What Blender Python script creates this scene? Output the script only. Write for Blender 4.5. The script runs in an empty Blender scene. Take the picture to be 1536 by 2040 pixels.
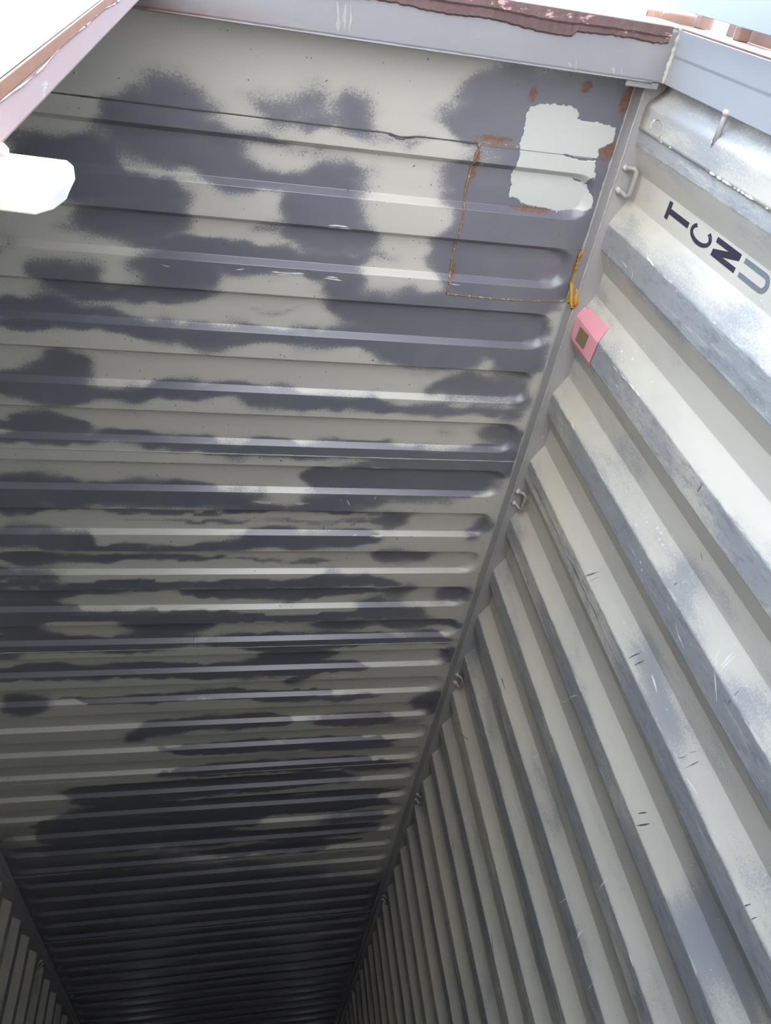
import bpy, bmesh, math, random
import numpy as np
from mathutils import Matrix, Vector

S = bpy.context.scene
COL = S.collection
rng = random.Random(7)

# ------------------------------------------------------------------ camera
XR, H = 1.145, 2.70          # roof weld line (half width) and roof height above the floor
LEN = 11.45                  # far end of the container
CAMLOC = (0.1532, -0.4385, 0.6819)
CAMR = [[0.980272, -0.138289, -0.141222], [0.012426, 0.756192, -0.654232], [0.197264, 0.639571, 0.742992]]
cam = bpy.data.cameras.new('camera')
cam.sensor_fit = 'HORIZONTAL'; cam.sensor_width = 36.0
cam.lens = 1420.19 * 36.0 / 1536.0
cam.clip_start = 0.02; cam.clip_end = 500
camo = bpy.data.objects.new('camera', cam); COL.objects.link(camo)
r, d, f = [Vector(v) for v in CAMR]
camo.matrix_world = Matrix(((r.x, -d.x, -f.x, CAMLOC[0]), (r.y, -d.y, -f.y, CAMLOC[1]), (r.z, -d.z, -f.z, CAMLOC[2]), (0, 0, 0, 1)))
S.camera = camo

# ------------------------------------------------------------------ light
SUN = Vector((0.015, -0.24, 0.97)).normalized()
w = bpy.data.worlds.new('sky'); S.world = w; w.use_nodes = True
nt = w.node_tree; nt.nodes.clear()
wo = nt.nodes.new('ShaderNodeOutputWorld'); bg = nt.nodes.new('ShaderNodeBackground'); sk = nt.nodes.new('ShaderNodeTexSky')
sk.sky_type = 'NISHITA'; sk.sun_disc = False
sk.sun_elevation = math.asin(SUN.z); sk.sun_rotation = math.atan2(SUN.x, SUN.y)
sk.air_density = 1.0; sk.dust_density = 1.5; sk.ozone_density = 1.0
bg.inputs['Strength'].default_value = 0.25
nt.links.new(sk.outputs[0], bg.inputs['Color']); nt.links.new(bg.outputs[0], wo.inputs['Surface'])
sl = bpy.data.lights.new('sun', 'SUN'); sl.energy = 4.0; sl.angle = 0.009; sl.color = (1.0, 0.965, 0.91)
so = bpy.data.objects.new('sun', sl); COL.objects.link(so); so.location = (1, -5, 8)
so.rotation_euler = SUN.to_track_quat('Z', 'Y').to_euler()
vs = S.view_settings
vs.view_transform = 'Standard'; vs.look = 'None'; vs.gamma = 1.0; vs.use_curve_mapping = False
vs.exposure = 2.22

# ------------------------------------------------------------------ measured marks (metres on the roof: x, y; on the wall: y, z)
SPRAY= [(-0.024,-0.015,0.074,0.053,1),(-0.092,0.042,0.082,0.048,1),(-0.082,0.075,0.091,0.035,1),(0.187,-0.022,0.049,0.034,0.8),(0.285,-0.049,0.068,0.044,0.75),(0.438,-0.042,0.057,0.043,0.85),(0.364,-0.001,0.115,0.025,0.7),(0.953,-0.095,0.26,0.115,1.2),(0.759,-0.038,0.115,0.04,1),(-0.3,0.124,0.13,0.03,1),(-0.372,0.135,0.058,0.046,1),(0.026,0.099,0.136,0.05,0.95),(0.127,0.144,0.128,0.023,0.8),(0.402,0.119,0.1,0.038,0.75),(0.971,0.211,0.25,0.242,1.3),(0.753,0.121,0.085,0.079,0.9),(0.776,0.332,0.061,0.09,0.9),(-0.166,0.203,0.15,0.043,1.05),(-0.286,0.191,0.061,0.031,0.9),(0.396,0.195,0.116,0.063,1.05),(-0.149,0.294,0.11,0.053,1),(-0.082,0.253,0.064,0.039,0.9),(0.412,0.292,0.128,0.051,0.95),(-0.485,0.368,0.016,0.036,1),(0.317,0.242,0.041,0.082,0.8),(-0.052,0.415,0.147,0.061,1.05),(0.254,0.372,0.192,0.03,1),(0.447,0.42,0.066,0.055,1),(0.1,0.373,0.166,0.029,0.9),(-0.342,0.461,0.072,0.053,1),(-0.207,0.498,0.15,0.024,0.95),(-0.042,0.481,0.084,0.021,0.8),(0.611,0.5,0.175,0.069,1.1),(0.872,0.511,0.277,0.071,1),(0.951,0.429,0.146,0.048,1),(-0.441,0.552,0.126,0.03,1),(-0.296,0.561,0.082,0.022,0.9),(-0.395,0.594,0.149,0.018,0.95),(-0.119,0.596,0.172,0.029,1),(0.084,0.615,0.107,0.044,1),(0.356,0.597,0.231,0.031,1),(0.576,0.591,0.112,0.037,1),(0.698,0.64,0.156,0.05,1),(1.054,0.623,0.104,0.073,0.9),(0.856,0.59,0.134,0.025,0.9),(-0.388,0.737,0.094,0.045,1.1),(0.943,0.744,0.167,0.05,0.85),(1.112,0.765,0.054,0.06,0.9),(-0.445,0.831,0.153,0.043,1.1),(-0.512,0.805,0.086,0.028,1),(-0.194,0.818,0.105,0.022,0.9),(0.02,0.796,0.186,0.024,0.95),(0.274,0.82,0.154,0.034,1),(0.489,0.821,0.159,0.035,1),(0.767,0.833,0.14,0.028,0.8),(1.003,0.842,0.109,0.025,0.8),(-0.48,0.959,0.157,0.025,0.95),(1.073,0.935,0.066,0.052,0.95),(0.876,0.932,0.055,0.021,0.5),(-0.516,0.999,0.128,0.021,0.9),(-0.304,1.0,0.148,0.022,0.9),(-0.1,1.015,0.121,0.029,0.95),(0.147,1.016,0.176,0.032,1),(0.421,1.023,0.21,0.03,1),(0.821,1.029,0.279,0.04,1.05),(1.032,1.037,0.116,0.045,1),(0.812,1.081,0.292,0.032,1.1),(1.029,1.107,0.117,0.042,1),(0.749,1.162,0.352,0.066,1.15),(-0.597,1.204,0.07,0.035,0.9),(0.468,1.146,0.091,0.041,0.9),(-0.493,1.243,0.194,0.067,1.1),(-0.163,1.233,0.254,0.055,1.05),(0.078,1.24,0.14,0.04,0.8),(0.459,1.258,0.103,0.041,1.05),(0.619,1.255,0.095,0.044,0.9),(0.294,1.286,0.22,0.019,0.7),(-0.63,1.297,0.096,0.046,1),(-0.339,1.32,0.371,0.016,0.7),(0.369,1.309,0.28,0.02,0.8),(0.741,1.354,0.064,0.052,1),(1.084,1.385,0.053,0.06,0.95),(0.417,1.447,0.291,0.046,1.1),(-0.592,1.453,0.201,0.049,1),(-0.18,1.487,0.377,0.023,1),(0.188,1.48,0.189,0.024,0.9),(-0.507,1.565,0.227,0.031,1),(-0.185,1.56,0.292,0.022,0.9),(0.307,1.572,0.196,0.016,0.7),(0.811,1.545,0.122,0.051,0.85),(-0.004,1.692,0.776,0.023,1),(0.557,1.678,0.208,0.039,1),(-0.624,1.644,0.14,0.032,0.9),(0.315,1.759,0.41,0.042,1),(-0.641,1.744,0.196,0.037,1),(-0.292,1.732,0.225,0.023,0.7),(0.801,1.754,0.062,0.047,1),(1.06,1.77,0.091,0.048,0.95),(-0.009,1.894,0.81,0.025,1.1),(-0.674,1.836,0.127,0.064,1.1),(0.717,1.861,0.07,0.058,1),(-0.152,1.948,0.184,0.057,1.1),(0.585,1.963,0.16,0.048,0.95),(-0.712,1.946,0.096,0.08,1.1),(0.843,1.883,0.108,0.046,1),(0.948,1.967,0.191,0.041,1),(-0.341,1.855,0.383,0.024,0.7),(0.439,2.067,0.378,0.049,1.05),(-0.615,2.048,0.288,0.048,1),(-0.219,2.046,0.186,0.05,1),(-0.443,2.081,0.238,0.026,0.9),(0.092,2.061,0.127,0.041,0.7),(0.943,2.072,0.202,0.036,1),(0.424,2.177,0.17,0.066,1.05),(-0.782,2.126,0.057,0.039,0.9),(1.122,2.189,0.054,0.057,0.9),(-0.441,2.243,0.462,0.046,1),(0.202,2.269,0.517,0.048,1.05),(0.433,2.331,0.06,0.054,1),(-0.024,2.456,0.6,0.028,0.9),(-0.802,2.461,0.112,0.083,1.15),(1.107,2.57,0.106,0.088,1),(0.564,2.491,0.294,0.029,0.7),(0.065,2.682,0.346,0.048,1.05),(0.71,2.699,0.194,0.054,1),(-0.343,2.76,0.079,0.074,1.05),(-0.195,2.708,0.116,0.051,1),(0.977,2.739,0.108,0.046,0.6),(0.366,2.899,0.58,0.042,1),(0.375,3.111,0.602,0.051,1),(0.931,3.178,0.174,0.054,0.8),(0.738,2.954,0.218,0.04,0.8),(0.007,3.271,0.764,0.085,1.1),(-0.436,3.331,0.301,0.085,1.1),(0.391,3.476,0.655,0.058,1),(0.084,3.572,0.95,0.117,1.1),(-0.378,3.573,0.448,0.149,1.1),(-0.335,3.716,0.596,0.085,1.1),(-0.803,3.718,0.153,0.117,1.1),(-0.119,3.858,0.397,0.101,0.9),(0.592,3.898,0.403,0.08,0.9),(-0.624,3.885,0.43,0.075,1),(0.386,4.065,0.498,0.082,0.9),(0.823,3.742,0.218,0.064,0.7),(0.101,0.041,0.148,0.02,0.8),(0.244,0.139,0.144,0.019,0.85),(0.139,0.132,0.077,0.032,0.8),(-0.271,0.165,0.181,0.026,1),(-0.207,0.129,0.073,0.026,0.9),(0.141,0.35,0.346,0.017,0.75),(0.542,0.339,0.074,0.02,0.6),(0.292,0.065,0.064,0.012,0.5),(-0.291,0.318,0.076,0.024,0.55),(0.25,0.29,0.055,0.019,0.6),(0.741,0.429,0.094,0.025,0.8),(0.552,0.02,0.08,0.016,0.5),(0.919,0.367,0.189,0.062,1),(0.709,0.264,0.032,0.086,0.8),(0.201,0.517,0.088,0.013,0.5),(0.861,1.245,0.118,0.029,0.5),(0.641,1.35,0.118,0.02,0.6),(0.186,1.369,0.479,0.012,0.5)]
PATCH= [(0.873,-0.1),(0.881,-0.104),(0.9,-0.11),(0.933,-0.115),(0.964,-0.115),(0.984,-0.116),(1.005,-0.111),(1.015,-0.098),(1.011,-0.089),(1.028,-0.085),(1.064,-0.086),(1.101,-0.085),(1.127,-0.079),(1.13,-0.062),(1.131,-0.045),(1.114,-0.03),(1.095,-0.021),(1.101,-0.008),(1.098,0.002),(1.103,0.02),(1.105,0.033),(1.115,0.041),(1.113,0.052),(1.098,0.056),(1.096,0.07),(1.116,0.092),(1.131,0.111),(1.135,0.132),(1.118,0.142),(1.077,0.15),(1.04,0.156),(1.0,0.152),(0.957,0.15),(0.922,0.145),(0.914,0.135),(0.882,0.13),(0.88,0.111),(0.882,0.097),(0.872,0.072),(0.876,0.053),(0.876,0.027),(0.878,0.007),(0.869,-0.013),(0.872,-0.035),(0.872,-0.056),(0.87,-0.078)]
WELD1= [(0.762,-0.002),(0.758,0.029),(0.757,0.074),(0.755,0.12),(0.757,0.174),(0.756,0.238),(0.756,0.311),(0.758,0.38),(0.753,0.42)]
WELD2= [(0.753,0.42),(0.835,0.423),(0.917,0.424),(1.032,0.423),(1.117,0.417),(1.147,0.415)]
WELD3= [(0.746,-0.005),(0.809,-0.003),(0.866,-0.004),(0.939,-0.002),(1.025,-0.007),(1.147,-0.008)]
RUST= [(0.875,-0.132,0.015,0.023),(1.013,-0.163,0.018,0.02),(1.133,-0.147,0.02,0.044),(1.126,-0.024,0.032,0.032),(0.799,-0.017,0.059,0.012),(0.955,0.156,0.073,0.01),(1.167,0.073,0.02,0.066),(1.138,0.287,0.012,0.044),(0.766,0.054,0.012,0.059),(0.765,0.356,0.012,0.029)]
TICKS= [((0.994,2.062),(0.951,2.04)),((0.989,2.038),(0.958,2.025)),((0.983,1.75),(0.95,1.74)),((0.981,1.722),(0.951,1.715)),((0.983,1.455),(0.963,1.449)),((0.955,1.451),(0.938,1.446)),((0.981,1.428),(0.945,1.423)),((1.254,1.456),(1.232,1.447)),((1.271,1.432),(1.236,1.42)),((0.466,1.813),(0.427,1.81)),((0.591,1.749),(0.603,1.732)),((0.696,1.744),(0.685,1.743)),((0.734,1.432),(0.693,1.44)),((1.004,1.133),(0.981,1.131)),((0.996,1.106),(0.981,1.106)),((1.325,2.078),(1.331,2.041)),((2.433,2.451),(2.372,2.36)),((1.816,2.297),(1.816,2.238)),((1.994,1.595),(2.004,1.575)),((1.896,1.78),(1.897,1.744)),((2.666,1.657),(2.678,1.588))]
CHIPS= [((0.698,1.526),(0.759,1.458)),((0.699,1.508),(0.665,1.516)),((0.7,1.501),(0.658,1.508)),((0.704,1.527),(0.682,1.543)),((0.703,2.462),(0.71,2.422)),((0.439,2.343),(0.44,2.306)),((0.435,2.296),(0.434,2.247)),((0.433,2.241),(0.432,2.197)),((0.431,2.192),(0.432,2.164)),((0.469,2.293),(0.474,2.275)),((0.738,1.726),(0.744,1.703)),((0.749,1.672),(0.759,1.647)),((0.759,1.647),(0.765,1.61)),((1.303,1.207),(1.303,1.196)),((0.986,1.406),(0.981,1.365)),((0.201,2.493),(0.203,2.456)),((0.146,2.382),(0.15,2.332)),((0.211,2.572),(0.245,2.585)),((0.199,2.419),(0.217,2.409)),((0.951,1.669),(0.96,1.622)),((1.088,1.762),(1.059,1.7)),((1.895,1.48),(1.833,1.471)),((1.595,1.399),(1.538,1.409)),((1.845,1.36),(1.806,1.373)),((1.876,1.237),(1.829,1.238)),((1.335,1.631),(1.329,1.582)),((1.479,1.948),(1.302,1.855)),((1.789,1.928),(1.727,1.93)),((0.883,1.389),(0.888,1.374)),((1.553,1.225),(1.555,1.196)),((2.082,1.932),(2.071,1.827)),((2.407,1.827),(2.382,1.767)),((1.319,2.372),(1.37,2.39)),((0.866,2.258),(0.857,2.222))]
RMARKS= [((-0.081,0.397),(-0.045,0.404)),((0.128,0.396),(0.162,0.389)),((0.226,0.394),(0.327,0.393)),((0.371,0.394),(0.433,0.397)),((0.184,1.254),(0.293,1.257)),((0.32,1.258),(0.407,1.262)),((0.503,1.228),(0.52,1.262)),((0.531,1.228),(0.556,1.281)),((0.637,1.24),(0.644,1.22)),((0.571,1.425),(0.6,1.419)),((0.627,1.424),(0.707,1.423)),((0.598,1.088),(0.719,1.091)),((0.373,0.248),(0.472,0.248)),((0.248,2.302),(0.432,2.312)),((0.502,2.312),(0.721,2.32)),((0.526,0.172),(0.54,0.173)),((0.756,0.388),(0.796,0.39)),((1.114,2.401),(1.161,2.446)),((0.067,1.828),(0.066,1.89)),((0.39,3.441),(0.617,3.443)),((0.329,3.311),(0.495,3.315)),((0.543,4.092),(0.862,4.1)),((-0.982,5.098),(-0.912,5.099)),((0.992,3.405),(0.993,3.411))]
DENTS= [((0.465,1.181),(0.473,1.2)),((0.46,1.384),(0.466,1.41)),((0.451,1.59),(0.457,1.618)),((0.433,1.798),(0.439,1.823)),((0.424,2.012),(0.428,2.033)),((0.426,0.152),(0.428,0.16)),((0.485,0.153),(0.488,0.158)),((-0.044,2.026),(-0.044,2.087)),((0.05,2.029),(0.053,2.087)),((-0.029,2.027),(-0.027,2.084)),((-0.051,2.231),(-0.046,2.304))]
WSPRAY= [(0.971,1.542,0.092,0.153,0.6),(0.916,1.73,0.05,0.086,0.5),(1.225,1.158,0.079,0.144,0.7),(0.657,1.749,0.073,0.093,0.6),(0.754,1.356,0.054,0.097,0.5),(0.663,2.101,0.05,0.119,0.35),(0.183,1.95,0.082,0.075,0.35),(2.174,1.586,0.05,0.252,0.5),(2.627,1.569,0.053,0.192,0.5),(2.022,2.729,0.05,0.096,0.5),(0.818,2.539,0.05,0.088,0.6),(1.251,2.54,0.05,0.068,0.4),(1.529,1.475,0.05,0.253,0.35),(0.442,1.595,0.051,0.07,0.4),(0.231,2.191,0.076,0.069,0.35),(0.15,2.541,0.069,0.063,0.3),(1.291,1.82,0.05,0.099,0.35),(1.797,1.764,0.05,0.173,0.4),(1.102,1.077,0.06,0.135,0.4),(2.975,2.484,0.05,0.171,0.4),(2.734,2.013,0.05,0.256,0.4),(0.972,2.188,0.072,0.132,-0.6),(1.041,1.921,0.06,0.125,-0.6),(0.691,1.496,0.05,0.049,-0.7),(1.221,1.439,0.058,0.135,-0.5),(1.235,1.295,0.05,0.059,-0.6),(1.319,2.372,0.062,0.151,-0.5),(1.525,1.791,0.078,0.212,-0.5),(0.302,1.821,0.081,0.098,-0.6),(2.39,2.072,0.104,0.355,-0.3),(2.078,1.349,0.055,0.18,-0.5),(1.237,1.043,0.05,0.086,-0.4),(0.441,1.937,0.087,0.079,-0.3)]  # wall patches: grey speckle plus sky reflection put into the colour
DOTS= [(0.698,1.964),(0.673,1.947),(0.66,1.909),(0.659,1.889),(0.642,1.887),(0.637,1.854),(0.67,1.877),(0.67,1.857),(0.654,1.842),(0.627,1.92),(0.953,1.846),(0.758,1.856),(0.747,1.873),(0.4,2.353),(0.391,2.295),(0.35,2.291),(0.39,2.174)]
# ------------------------------------------------------------------ material helpers
class N:
    def __init__(s, name):
        s.m = bpy.data.materials.new(name); s.m.use_nodes = True
        s.t = s.m.node_tree; s.t.nodes.clear()
        s.out = s.n('ShaderNodeOutputMaterial'); s.b = s.n('ShaderNodeBsdfPrincipled')
        s.l(s.b.outputs[0], s.out.inputs['Surface'])
    def n(s, t): return s.t.nodes.new(t)
    def l(s, a, b): s.t.links.new(a, b)
    def set(s, sock, v):
        if isinstance(v, bpy.types.NodeSocket): s.l(v, sock)
        else: sock.default_value = v
    def math(s, op, a, b=0.0, c=0.0):
        n = s.n('ShaderNodeMath'); n.operation = op
        s.set(n.inputs[0], a); s.set(n.inputs[1], b); s.set(n.inputs[2], c); return n.outputs[0]
    def coord(s, scale=(1, 1, 1)):
        tc = s.n('ShaderNodeTexCoord'); mp = s.n('ShaderNodeMapping'); mp.inputs['Scale'].default_value = scale
        s.l(tc.outputs['Object'], mp.inputs['Vector']); return mp.outputs[0]
    def noise(s, scale, detail=3.0, rough=.55, stretch=(1, 1, 1)):
        n = s.n('ShaderNodeTexNoise'); n.inputs['Scale'].default_value = scale
        n.inputs['Detail'].default_value = detail; n.inputs['Roughness'].default_value = rough
        s.l(s.coord(stretch), n.inputs['Vector']); return n.outputs['Fac']
    def attr(s, name):
        n = s.n('ShaderNodeAttribute'); n.attribute_name = name; return n.outputs['Fac']
    def step(s, v, a, b):
        n = s.n('ShaderNodeMapRange'); n.interpolation_type = 'SMOOTHSTEP'
        s.set(n.inputs['Value'], v); n.inputs['From Min'].default_value = a; n.inputs['From Max'].default_value = b
        return n.outputs['Result']
    def mix(s, f, a, b):
        n = s.n('ShaderNodeMix'); n.data_type = 'RGBA'
        s.set(n.inputs['Factor'], f)
        for i, v in ((6, a), (7, b)):
            if isinstance(v, bpy.types.NodeSocket): s.l(v, n.inputs[i])
            else: n.inputs[i].default_value = (*v, 1)
        return n.outputs[2]
    def bump(s, h, strength, dist):
        n = s.n('ShaderNodeBump'); n.inputs['Strength'].default_value = strength; n.inputs['Distance'].default_value = dist
        s.l(h, n.inputs['Height']); s.l(n.outputs[0], s.b.inputs['Normal'])
    def fin(s, col, rough=.5, metal=0.0, spec=.5):
        s.set(s.b.inputs['Base Color'], col if isinstance(col, bpy.types.NodeSocket) else (*col, 1))
        s.set(s.b.inputs['Roughness'], rough); s.b.inputs['Metallic'].default_value = metal
        s.b.inputs['Specular IOR Level'].default_value = spec
        return s.m

CREAM = (.60, .575, .49); GREY = (.165, .168, .185)

def m_roof():
    a = N('roof_spray_paint')
    p = a.attr('paint'); n1 = a.noise(9, 5, .65, (.42, 1, 1)); gr = a.noise(200, 1.5, .7); n2 = a.noise(2.2, 3)
    v = a.math('ADD', p, a.math('MULTIPLY', a.math('SUBTRACT', n1, .5), .45))
    v = a.math('ADD', v, a.math('MULTIPLY', a.step(a.noise(2.6, 4, .6, (.6, 1, 1)), .48, .72), .34))
    soft = a.step(v, .04, .98)
    v2 = a.math('ADD', soft, a.math('MULTIPLY', a.math('SUBTRACT', gr, .5), 1.5))
    k = a.step(v2, .22, .78)
    # part of the mist stays smooth
    k = a.math('ADD', a.math('MULTIPLY', k, .5), a.math('MULTIPLY', soft, .5))
    cream = a.mix(n2, (.61, .58, .505), (.515, .505, .455))
    grey = a.mix(a.noise(5, 3), (.125, .127, .162), (.20, .198, .22))
    col = a.mix(k, cream, grey)
    rs = a.math('ADD', a.attr('rust'), a.math('MULTIPLY', a.math('SUBTRACT', a.noise(70, 4, .7), .5), 1.6))
    rk = a.math('MULTIPLY', a.step(rs, .40, 1.1), a.math('MULTIPLY', a.step(a.attr('rust'), .0, .6), 1.0))
    col = a.mix(rk, col, a.mix(a.noise(160, 3), (.13, .05, .03), (.24, .115, .06)))
    # small dark pits
    pit = a.step(a.noise(95, 1, .4), .20, .235)
    col = a.mix(pit, (.12, .12, .12), col)
    a.bump(a.noise(14, 3), .12, .004)
    return a.fin(col, a.math('ADD', .33, a.math('MULTIPLY', rk, .4)), 0, 1.0)

def m_wall():
    a = N('wall_spray_paint')
    c = a.attr('crest'); p = a.attr('paint')
    st = (1, 1, .22)
    n1 = a.noise(3.2, 4, .6, (1, 1, .45)); n2 = a.noise(14, 4, .65, st); gr = a.noise(190, 1.5, .75); sc = a.noise(42, 5, .75, (1, 1, .35))
    cream = a.mix(n1, (.695, .63, .505), (.615, .595, .53))
    grey = a.mix(n2, (.29, .298, .305), (.39, .397, .40))
    v = a.math('ADD', p, a.math('MULTIPLY', a.math('SUBTRACT', n1, .5), 2.6))
    v = a.math('ADD', v, a.math('MULTIPLY', c, .55))
    v = a.math('ADD', v, a.math('MULTIPLY', a.math('SUBTRACT', n2, .5), 1.1))
    soft = a.step(v, .0, 1.15)
    k = a.step(a.math('ADD', soft, a.math('MULTIPLY', a.math('SUBTRACT', gr, .5), 1.15)), .22, .78)
    k = a.math('ADD', a.math('MULTIPLY', k, .55), a.math('MULTIPLY', soft, .45))
    col = a.mix(k, cream, grey)
    # scuffing of the proud faces: dark rubs, pale scrapes, worn edges
    sc2 = a.noise(26, 6, .8, (1, 1.6, .18))
    s1 = a.math('MULTIPLY', a.step(sc, .47, .66), a.math('MULTIPLY', c, .6))
    col = a.mix(s1, col, (.20, .203, .205))
    s2 = a.math('MULTIPLY', a.step(sc2, .55, .64), a.math('MULTIPLY', c, .7))
    col = a.mix(s2, col, (.56, .54, .50))
    edge = a.math('MULTIPLY', a.math('MULTIPLY', c, a.math('SUBTRACT', 1.0, c)), 4.0)
    s3 = a.math('MULTIPLY', a.step(a.noise(30, 6, .8, (1, 1, .3)), .50, .60), a.math('MULTIPLY', edge, .8))
    col = a.mix(s3, col, (.68, .65, .58))
    # brown-grey grime blown over everything
    col = a.mix(a.math('MULTIPLY', a.step(a.noise(1.7, 5, .65, (1, 1, .6)), .5, .8), .35), col, (.30, .27, .22))
    sp = a.step(a.noise(150, 1, .3), .765, .79)
    col = a.mix(a.math('MULTIPLY', sp, a.step(n1, .45, .65)), col, (.82, .82, .78))
    a.bump(a.noise(20, 4, .6, (1, 1, .4)), .18, .004)
    return a.fin(col, a.math('ADD', .36, a.math('MULTIPLY', c, .1)), 0, .7)

def m_plain(name, c1, c2, rough=.5, scale=8, stretch=(1, 1, 1), spec=.5, bump=.1, metal=0, chips=None, chip_t=.66, chip_scale=12):
    a = N(name)
    col = a.mix(a.noise(scale, 4, .6, stretch), c1, c2)
    if chips:
        col = a.mix(a.step(a.noise(chip_scale, 6, .72, stretch), chip_t, chip_t + .05), col, chips)
    a.bump(a.noise(scale * 3, 4), bump, .003)
    return a.fin(col, rough, metal, spec)

def m_floor():
    a = N('plywood_floor')
    col = a.mix(a.noise(3, 5, .6, (6, 1, 1)), (.185, .17, .155), (.14, .128, .118))
    col = a.mix(a.step(a.noise(5, 4), .55, .75), col, (.12, .10, .085))
    a.bump(a.noise(40, 4, .6, (6, 1, 1)), .2, .002)
    return a.fin(col, .7, 0, .3)

M = dict(
    roof=m_roof(), wall=m_wall(), floor=m_floor(),
    rail=m_plain('grey_rail_paint', (.33, .32, .32), (.42, .41, .39), .45, 14, (1, .3, 1), chips=(.55, .52, .46), chip_t=.64, chip_scale=25),
    header=m_plain('header_grey_paint', (.235, .235, .25), (.30, .295, .30), .45, 5, (.6, 1, 1), chips=(.55, .47, .43), chip_t=.67, chip_scale=7),
    hface=m_plain('weathered_white_paint', (.74, .72, .69), (.66, .63, .60), .6, 9, chips=(.42, .22, .16), chip_t=.66, chip_scale=16),
    gasket=m_plain('perished_brown_gasket', (.085, .052, .050), (.19, .12, .115), .85, 38, (.4, 1, 1), chips=(.52, .33, .31), chip_t=.6, chip_scale=30, bump=.6),
    post=m_plain('post_pale_paint', (.33, .345, .365), (.40, .40, .395), .4, 4, chips=(.50, .36, .32), chip_t=.72, chip_scale=9),
    primer=m_plain('red_oxide_primer', (.36, .175, .10), (.30, .145, .09), .65, 14, chips=(.50, .34, .28), chip_t=.63, chip_scale=12),
    pink=m_plain('worn_pink_primer', (.60, .47, .455), (.54, .38, .35), .55, 16, (1, 1, .35), chips=(.72, .70, .70), chip_t=.62, chip_scale=14),
    hinge=m_plain('brown_hinge_primer', (.24, .145, .105), (.30, .20, .16), .7, 14, chips=(.40, .30, .26), chip_t=.62, chip_scale=20),
    doorw=m_plain('white_door_paint', (.78, .79, .78), (.70, .70, .68), .5, 12, chips=(.30, .28, .26), chip_t=.74, chip_scale=22),
    doori=m_plain('door_inside_paint', (.27, .31, .35), (.32, .355, .39), .4, 3),
    tab=m_plain('white_tab_paint', (.80, .79, .74), (.72, .70, .62), .5, 30),
    weldr=m_plain('rusty_weld', (.17, .09, .045), (.33, .24, .16), .8, 90, chips=(.48, .46, .42), chip_t=.55, chip_scale=60, bump=.5),
    weldp=m_plain('painted_weld', (.52, .50, .46), (.34, .34, .34), .5, 60, bump=.5),
    seam=m_plain('seam_sealant', (.20, .20, .20), (.34, .33, .31), .5, 30),
    rough=m_plain('corner_weld', (.42, .40, .36), (.62, .60, .55), .6, 50, bump=.6),
    patch=m_plain('pale_green_white_patch', (.60, .625, .59), (.56, .58, .545), .5, 7, bump=.25),
    ring=m_plain('painted_ring_steel', (.30, .28, .265), (.40, .38, .36), .5, 40, bump=.4),
    yellow=m_plain('yellow_sealant', (.52, .29, .02), (.40, .20, .015), .45, 70, bump=.5),
    tape=m_plain('pink_tape', (.88, .40, .45), (.84, .35, .40), .55, 18, bump=.15),
    tapew=m_plain('brown_paper_square', (.27, .21, .10), (.20, .15, .07), .8, 60, (1, 1, .4), bump=.3),
    ink=m_plain('navy_black_marker', (.018, .018, .028), (.045, .045, .075), .55, 60, (1, 1, .2), chips=(.2, .2, .22), chip_t=.66, chip_scale=60),
    inkg=m_plain('grey_stencil_paint', (.175, .19, .20), (.22, .235, .245), .5, 30),
    white=m_plain('bare_white_chip', (.80, .79, .75), (.70, .68, .63), .6, 80),
    dark=m_plain('dark_scratch_shadow_gap', (.07, .07, .07), (.12, .115, .11), .6, 80),
    ground=m_plain('pale_concrete_ground', (.52, .51, .49), (.44, .43, .41), .9, 1.5, spec=.2),
)

def m_header():
    a = N('header_grey_paint')
    col = a.mix(a.noise(5, 4, .6, (.6, 1, 1)), (.235, .235, .25), (.30, .295, .30))
    col = a.mix(a.math('MULTIPLY', a.step(a.noise(6, 5, .7, (.7, 2, 1)), .58, .75), .5), col, (.42, .33, .30))
    tc = a.n('ShaderNodeTexCoord'); sx = a.n('ShaderNodeSeparateXYZ'); a.l(tc.outputs['Object'], sx.inputs[0])
    stain = a.math('MULTIPLY', a.step(sx.outputs['Y'], -.243, -.207), a.step(a.math('MULTIPLY', sx.outputs['X'], -1.0), -.45, .25))
    stain = a.math('MULTIPLY', stain, a.step(a.noise(13, 4, .65, (.6, 1, 1)), .30, .62))
    col = a.mix(a.math('MULTIPLY', stain, .85), col, (.25, .10, .075))
    a.bump(a.noise(15, 4), .1, .003)
    return a.fin(col, .45, 0, .5)
M['header'] = m_header()
M['faint'] = m_plain('faint_pale_scrape', (.40, .385, .36), (.32, .31, .31), .5, 60)

# ------------------------------------------------------------------ object helpers
def link(name, me, mat=None, parent=None, smooth=False):
    o = bpy.data.objects.new(name, me); COL.objects.link(o)
    if mat: me.materials.append(mat)
    if parent: o.parent = parent
    if smooth:
        me.polygons.foreach_set('use_smooth', [True] * len(me.polygons))
    return o
def empty(name, loc=(0, 0, 0)):
    o = bpy.data.objects.new(name, None); COL.objects.link(o); o.location = loc; o.empty_display_size = .05; return o
def tag(o, label=None, cat=None, group=None, kind=None):
    if label: o['label'] = label
    if cat: o['category'] = cat
    if group: o['group'] = group
    if kind: o['kind'] = kind
    return o
def grid_mesh(name, V, nx, ny, flip=False):
    """V: (ny, nx, 3) array"""
    me = bpy.data.meshes.new(name)
    i = np.arange(ny - 1)[:, None] * nx + np.arange(nx - 1)[None, :]
    q = np.stack([i, i + 1, i + 1 + nx, i + nx], -1).reshape(-1, 4)
    if flip: q = q[:, ::-1]
    me.from_pydata(V.reshape(-1, 3).tolist(), [], q.tolist()); me.update()
    return me
def fattr(me, name, vals):
    a = me.attributes.new(name, 'FLOAT', 'POINT'); a.data.foreach_set('value', np.asarray(vals, dtype=np.float32).ravel())
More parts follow.
